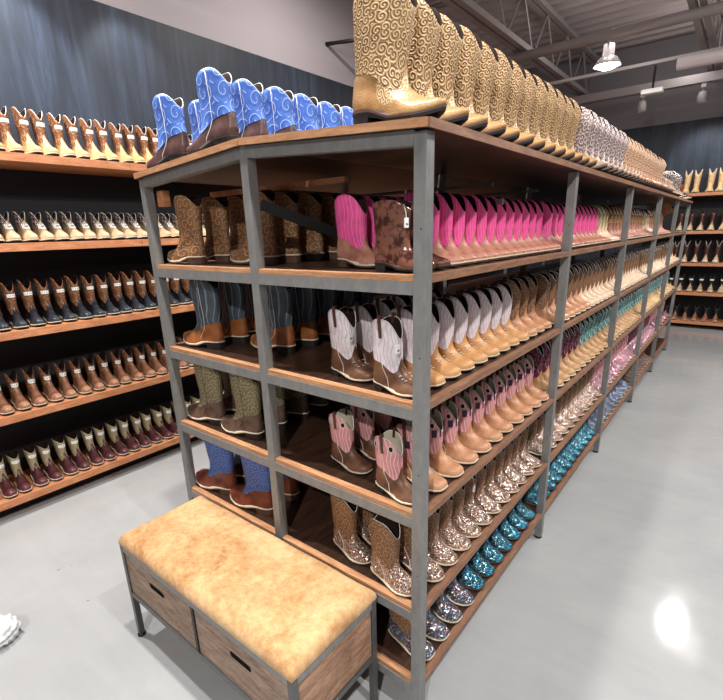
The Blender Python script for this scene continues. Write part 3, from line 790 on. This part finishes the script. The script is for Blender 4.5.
# ---- rack top
tilt = math.atan(DZ/abs(XM))
def topz(x): return ztop(x)+.0225
nG = 13
for k in range(nG):
    place(st_gold, -.122, .055+.118*k, topz(-.122), 0, 'tall gold scroll embroidered boot, %s from the near corner, rack top' % ORD[k], 'gold boots on the rack top', ry=tilt)
for k in range(8):
    place(st_silver, -.095, 1.60+.118*k, topz(-.095), 0, 'silver scroll boot, %s behind the gold boots, rack top' % ORD[k], 'silver boots on the rack top', ry=tilt, sc=.97)
for k in range(14):
    place(st_orange, -.095, 2.56+.118*k, topz(-.095), 0, 'orange scroll boot, %s behind the silver boots, rack top' % ORD[k], 'orange boots on the rack top', ry=tilt, sc=.96)
f_low = farof(S(A(L=.25, H=.17, toe='round', dip=.1), M_palepink, M_palepink))
for k in range(7):
    place(f_low, -.1, 4.25+.12*k, topz(-.1), 0, 'low pale ankle boot, %s behind the orange boots, rack top' % ORD[k], 'low pale boots on the rack top', ry=tilt)
f_sn = farof(S(A(L=.25, H=.27, toe='round', dip=.15), M_dkbrown, M_darkpat, pipe=m_white)); f_rd = farof(S(A(L=.25, H=.2, toe='round', dip=.1), M_rust, M_rust))
for k in range(5):
    place(f_sn, -.12-.06*(k % 2), 5.15+.16*k, topz(-.13), math.radians(-35+12*k), 'black and white patterned boot, %s of those at the far end of rack top' % ORD[k], 'patterned boots at the far end of the rack top', ry=0)
for k in range(2):
    place(f_rd, -.12, 5.99+.13*k, topz(-.12), 0, 'short rust boot at the far end of rack top, %s one' % ('nearer' if k == 0 else 'farther'), 'rust boots at the far end of the rack top')
for k in range(5):
    place(st_blue, -1.205, .06+.15*k, topz(-1.205), PI, 'blue shafted chocolate boot, %s along the wall side edge, rack top' % ORD[k], 'blue boots on the rack top', ry=tilt)
for k in range(7):
    place(st_blue, -.915, .062+.138*k, topz(-.915), PI, 'blue shafted chocolate boot, %s along the middle of the rack top' % ORD[k], 'blue boots on the rack top', ry=tilt)

# ------------------------------------------------------------ wall shelves, left
ZW = [2.09, 1.615, 1.13, .645, .135]
WN = ['top wall shelf', 'second wall shelf', 'third wall shelf', 'fourth wall shelf', 'lowest wall shelf']
HW = ['highest', 'second highest', 'middle', 'second lowest', 'lowest']
for i, z in enumerate(ZW):
    t = tag(empty('wall_shelf', (-2.8, 1, z)), 'thick pine board shelf on the left navy wall, %s of five' % HW[i], 'shelf', 'pine shelves on the left wall')
    for k, (a, b) in enumerate(((-2.5, .62), (.62, 3.1), (3.1, 5.6), (5.6, 7.4))):
        q = MB(); q.box((-.2, a-1+.001, -.045), (.2, b-1-.001, 0), 0, .002); q.build('board', m_pine, t)
    for y in (-2, -.4, 1.2, 2.8, 4.4, 6):
        q = MB(); q.box((-.2, y-1, -.075), (.1, y-1+.03, -.046)); q.build('bracket', m_dark, t)
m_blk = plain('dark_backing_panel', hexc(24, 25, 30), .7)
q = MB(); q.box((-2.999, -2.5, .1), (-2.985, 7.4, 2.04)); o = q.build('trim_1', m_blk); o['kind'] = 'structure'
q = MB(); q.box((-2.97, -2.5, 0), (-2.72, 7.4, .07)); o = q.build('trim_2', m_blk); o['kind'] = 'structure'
WG = dict(L=.23, W=.073, H=.262, toe='square', dip=.21, shaft_w=.48, shaft_d=.86, heel=.12, seam=.36)
def G(**k): d = dict(WG); d.update(k); return d
wst = [S(G(), M_wheat, M_brownw, label=True, pipe=m_white, side=False, n=24, jit=4),
       S(G(H=.175, L=.24), M_sand, M_darkpat, label=True, n=24, jit=4, pipe=m_white, side=False),
       S(G(H=.27), M_blackft, M_brownw, label=True, n=24, jit=4),
       S(G(H=.22, L=.245), M_saddle, M_brownw, label=True, n=24, jit=4),
       S(G(H=.22, L=.235, dip=.08), M_burgfoot, M_khaki, label=True, n=24, jit=4)]
wds = ['brown shafted wheat foot boot', 'short pale boot with dark patterned shaft', 'brown shafted black foot boot', 'brown boot with saddle tan foot', 'khaki shafted burgundy foot boot']
wpi = [.083, .0835, .089, .089, .080]
def ordw(k):
    return ORD[k] if k < 20 else 'twenty-'+ORD[k-20]
for i in range(5):
    st = wst[i]; n = int(2.6/wpi[i]); y = -.42
    for k in range(min(n, 26)):
        gap = .012 if (i in (0, 4) and k % 2 == 1) else 0
        place(st, -2.612-st['geo']['L']/2, y, ZW[i]+.001, math.radians(-3), '%s, %s from the left, %s' % (wds[i], ordw(k), WN[i]), 'boots on the %s at left' % WN[i])
        y += wpi[i]*1+gap
# ------------------------------------------------------------ wall shelves, far wall
ZF = [2.05, 1.50, 1.02, .57, .115]
FN = ['top shelf', 'second shelf', 'middle shelf', 'fourth shelf', 'lowest shelf']
for i, z in enumerate(ZF):
    t = tag(empty('wall_shelf', (1.4, 8.2, z)), 'pine board shelf on the far navy wall, %s of five' % HW[i], 'shelf', 'pine shelves on the far wall')
    q = MB(); q.box((-2.2, -.2, -.045), (2.4, .199, 0), 0, .002); q.build('board', m_pine, t)
    for x in (-1.8, -.3, 1.2):
        q = MB(); q.box((x, -.1, -.075), (x+.03, .199, -.046)); q.build('bracket', m_dark, t)
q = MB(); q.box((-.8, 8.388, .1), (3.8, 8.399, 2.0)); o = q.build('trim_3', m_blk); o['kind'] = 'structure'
fst = [farof(S(G(H=.34, W=.11, dip=.3), M_wheat, M_wheat, pipe=m_white)), farof(S(G(H=.31, W=.09), M_sand, M_dkbrown)), farof(S(G(H=.33, W=.09, dip=.3), M_cream, M_dkbrown, pipe=m_white)),
       farof(S(G(H=.27, W=.09), M_sand, m_blk, label=True)), farof(S(G(H=.25, W=.09), M_saddle, m_blk))]
fds = ['tall wheat boot with notched top', 'dark shafted sand foot boot', 'dark boot with cream foot and rim', 'black shafted boot with white label', 'black shafted boot with brown foot']
for i in range(5):
    for k in range(8):
        x = -.26+k*.125+(.04 if i == 0 and k % 2 else 0)*0+(k//2*.05 if i == 0 else k*.01)
        place(fst[i], x, 8.135, ZF[i]+.001, -PI/2, '%s, %s from the left, %s, far wall' % (fds[i], ORD[k], FN[i]), 'boots on the %s of the far wall' % FN[i])

# ------------------------------------------------------------ bench
BX0, BX1, BY0, BY1, BZ = -1.155, -.155, -.412, -.03, .452
bench = tag(empty('storage_bench', ((BX0+BX1)/2, (BY0+BY1)/2, 0)), 'low steel framed bench with tan hide cushion and two wooden crates', 'bench')
def bp(mb_, name, m, smooth=False, parent=None):
    o = mb_.build(name, m, None, smooth); o.parent = parent or bench
    if not parent: o.matrix_parent_inverse = Matrix.Translation(-bench.location)
    return o
T_ = .022
for x in (BX0, BX1-T_):
    for y in (BY0, BY1-T_):
        q = MB(); q.box((x, y, .012), (x+T_, y+T_, BZ), 0, .001); lg = bp(q, 'leg', m_bsteel)
        q = MB(); q.lathe([(0, 0), (.017, 0), (.017, .006), (.007, .012)], 12, (x+T_/2, y+T_/2, 0)); bp(q, 'foot', m_dark, True, lg)
for z in (BZ, .232):
    for y in (BY0, BY1-T_):
        q = MB(); q.box((BX0+T_, y+.001, z-T_), (BX1-T_, y+T_-.001, z)); bp(q, 'rail', m_steel if z == BZ else m_bsteel)
    for x in (BX0, BX1-T_):
        q = MB(); q.box((x+.001, BY0+T_, z-T_), (x+T_-.001, BY1-T_, z)); bp(q, 'rail', m_steel if z == BZ else m_bsteel)
xm = (BX0+BX1)/2
q = MB(); q.box((xm-.008, BY0+.002, .232), (xm+.008, BY0+.018, BZ-T_)); bp(q, 'divider', m_dark)
# cushion: bulging pad
s = NT('speckled_tan_hide', .7, 0, .25); v = s.co()
a = s.noise(v, 3.5, 6, .7, .6); b_ = s.noise(v, 48, 5, .75); c = s.math('ADD', s.math('MULTIPLY', a, .62), s.math('MULTIPLY', b_, .38))
s.col(s.ramp(c, [(.38, hexc(158, 112, 68)), (.46, hexc(184, 140, 94)), (.53, hexc(200, 160, 114)), (.62, hexc(212, 178, 134))])); s.bump(s.noise(v, 150, 4), .35, .002); s.b.inputs['Sheen Weight'].default_value = .15
m_hide = s.m
q = MB(); nx, ny = 40, 18; V = []; F = []
def pad(u, v_, top):
    ax = min(u, 1-u)*1.0; ay = min(v_, 1-v_)*.38
    d = min(ax, ay); e = min(1, d/.035); rz = math.sqrt(max(0, 1-(1-e)**2))
    return rz
for j in range(ny+1):
    for i in range(nx+1):
        u = .5-.5*math.cos(PI*i/nx); v_ = .5-.5*math.cos(PI*j/ny)
        z = BZ+.012+.042*pad(u, v_, 1)+.008*math.sin(PI*u)*math.sin(PI*v_)+.0015*math.sin(u*23+v_*9)
        V.append((BX0-.002+u*(BX1-BX0+.004), BY0-.002+v_*(BY1-BY0+.004), z))
for j in range(ny):
    for i in range(nx): F.append((j*(nx+1)+i, j*(nx+1)+i+1, (j+1)*(nx+1)+i+1, (j+1)*(nx+1)+i))
k = len(V); loop = [i for i in range(nx+1)]+[j*(nx+1)+nx for j in range(1, ny+1)]+[ny*(nx+1)+i for i in range(nx-1, -1, -1)]+[j*(nx+1) for j in range(ny-1, 0, -1)]
cxm, cym = (BX0+BX1)/2, (BY0+BY1)/2
lv = []
for i in loop: p = V[i]; V.append((cxm+(p[0]-cxm)*.992, cym+(p[1]-cym)*.985, BZ+.0005)); lv.append(len(V)-1)
for a_ in range(len(loop)): b2 = (a_+1) % len(loop); F.append((loop[b2], loop[a_], lv[a_], lv[b2]))
F.append(tuple(lv[::-1]))
q.add(V, F); bp(q, 'cushion', m_hide, True)
# two open crates with finger slots: front panel is built around the slot
def crate(x0, x1, z0, z1, y0, y1, label, lab2):
    t = tag(empty('wooden_crate', ((x0+x1)/2, (y0+y1)/2, z0)), label, 'crate', 'crates under the bench')
    cx, cz = (x0+x1)/2+.0, z0+(z1-z0)*.66; hw, hh = .040, .0125
    L0 = Vector(t.location)
    bm = bmesh.new(); th = .012
    hole = []
    out = []; N = 32
    for k in range(N):
        a = 2*PI*k/N+.0001; c_, s_ = math.cos(a), math.sin(a)
        # stadium-shaped slot and the matching point on the panel's edge
        px_ = (hw if c_ > 0 else -hw)+hh*c_ if abs(c_) > .05 else 0
        hole.append((cx+px_, cz+hh*s_))
        W_, H_ = (x1-x0)/2, (z1-z0)/2
        m_ = max(abs(c_), abs(s_)); out.append(((x0+x1)/2+W_*c_/m_, (z0+z1)/2+H_*s_/m_))
    def vs(y): return [bm.verts.new((p[0], y, p[1])) for p in out], [bm.verts.new((p[0], y, p[1])) for p in hole]
    o1, h1 = vs(y0); o2, h2 = vs(y0+th)
    for k in range(N):
        n_ = (k+1) % N
        for q4 in ((o1[k], o1[n_], h1[n_], h1[k]), (o2[k], o2[n_], h2[n_], h2[k]), (o1[k], o1[n_], o2[n_], o2[k])): bm.faces.new(q4)
        bm.faces.new((h1[k], h1[n_], h2[n_], h2[k])).material_index = 1  # cut edge coloured black to put shade into the slot
    bmesh.ops.recalc_face_normals(bm, faces=bm.faces[:])
    me = bpy.data.meshes.new('front_panel'); bm.to_mesh(me); bm.free(); me.materials.append(m_crate); me.materials.append(m_hole)
    o = bpy.data.objects.new('front_panel', me); C.objects.link(o); o.parent = t; o.matrix_parent_inverse = Matrix.Translation(-L0)
    def part(n, a, b, m):
        q = MB(); q.box(a, b, 0, .0006); o = q.build(n, m); o.parent = t; o.matrix_parent_inverse = Matrix.Translation(-L0)
    part('slot_dark_plate', (cx-hw-.016, y0+th-.003, cz-.018), (cx+hw+.016, y0+th+.004, cz+.018), m_hole)  # black plate behind the slot, stands in for the crate's shaded inside
    part('side_panel', (x0, y0+th, z0), (x0+th, y1-th, z1), m_crateS); part('side_panel', (x1-th, y0+th, z0), (x1, y1-th, z1), m_crateS)
    part('back_panel', (x0, y1-th, z0), (x1, y1, z1), m_crate); part('bottom_panel', (x0+th, y0+th, z0), (x1-th, y1-th, z0+th), m_crate)
crate(BX0+.008, xm-.010, .2335, BZ-T_-.006, BY0+.006, BY1-.024, 'weathered wooden crate with slot handle, left one under the bench cushion', '')
crate(xm+.010, BX1-.006, .2335, BZ-T_-.006, BY0+.006, BY1-.024, 'weathered wooden crate with slot handle, right one showing its side', '')
# crumpled white bag at the left edge
bm = bmesh.new(); bmesh.ops.create_icosphere(bm, subdivisions=4, radius=1)
for v_ in bm.verts:
    r = 1+.10*math.sin(v_.co.x*9+v_.co.y*5)+.08*math.sin(v_.co.z*13+v_.co.x*7)+.06*math.sin(v_.co.y*21)
    v_.co = Vector((v_.co.x*.07*r, v_.co.y*.07*r, max(-.045, v_.co.z*.05*r)))
me = bpy.data.meshes.new('plastic_bag'); bm.to_mesh(me); bm.free()
me.polygons.foreach_set('use_smooth', [True]*len(me.polygons)); me.materials.append(plain('white_plastic', hexc(232, 234, 236), .25))
o = bpy.data.objects.new('plastic_bag', me); C.objects.link(o); o.location = (-1.60, -.785, .046)
tag(o, 'crumpled white plastic bag on the floor at the left edge', 'bag')

# ------------------------------------------------------------ the 300 boots that show largest stay things; the rest are one object
bpy.context.view_layer.update()
#KEEP#
KEEP = set(i for a, b in [(0, 17), (19, 32), (37, 39), (51, 77), (80, 83), (85, 87), (103, 127), (130, 133), (153, 177), (181, 182), (183, 184), (204, 217), (218, 227), (248, 250), (254, 258), (260, 263), (265, 267), (270, 276), (281, 285), (287, 290), (294, 301), (305, 309), (310, 312), (316, 318), (321, 350), (351, 352), (363, 364), (370, 372), (375, 381), (387, 398), (412, 426), (436, 451), (461, 474), (486, 500), (512, 516), (520, 524), (529, 533), (537, 538), (539, 541), (547, 548), (549, 550)] for i in range(a, b))
#END#
rest = [o for i, o in enumerate(ALL) if i not in KEEP]
V = []; F = []; FM = []; UV = []; mats = []
for o in rest:
    for c in [o]+list(o.children):
        if c.type != 'MESH': continue
        me = c.data; k = len(V); mw = c.matrix_world
        V += [tuple(mw @ v.co) for v in me.vertices]
        sl = []
        for m in me.materials:
            if m not in mats: mats.append(m)
            sl.append(mats.index(m))
        ul = me.uv_layers[0].data if me.uv_layers else None
        for p in me.polygons:
            F.append(tuple(i+k for i in p.vertices)); FM.append(sl[p.material_index] if sl else 0)
            UV += [tuple(ul[i].uv) if ul else (0, 0) for i in p.loop_indices]
me = bpy.data.meshes.new('distant_boots'); me.from_pydata(V, [], F)
for m in mats: me.materials.append(m)
me.polygons.foreach_set('material_index', FM); me.polygons.foreach_set('use_smooth', [True]*len(F))
ul = me.uv_layers.new(name='UVMap'); ul.data.foreach_set('uv', [x for u in UV for x in u]); me.update()
so = bpy.data.objects.new('distant_boots', me); C.objects.link(so)
tag(so, 'rows of small distant and half hidden boots filling the rack and wall shelves', 'boots', None, 'stuff')
for o in rest:
    for c in list(o.children): bpy.data.objects.remove(c)
    bpy.data.objects.remove(o)
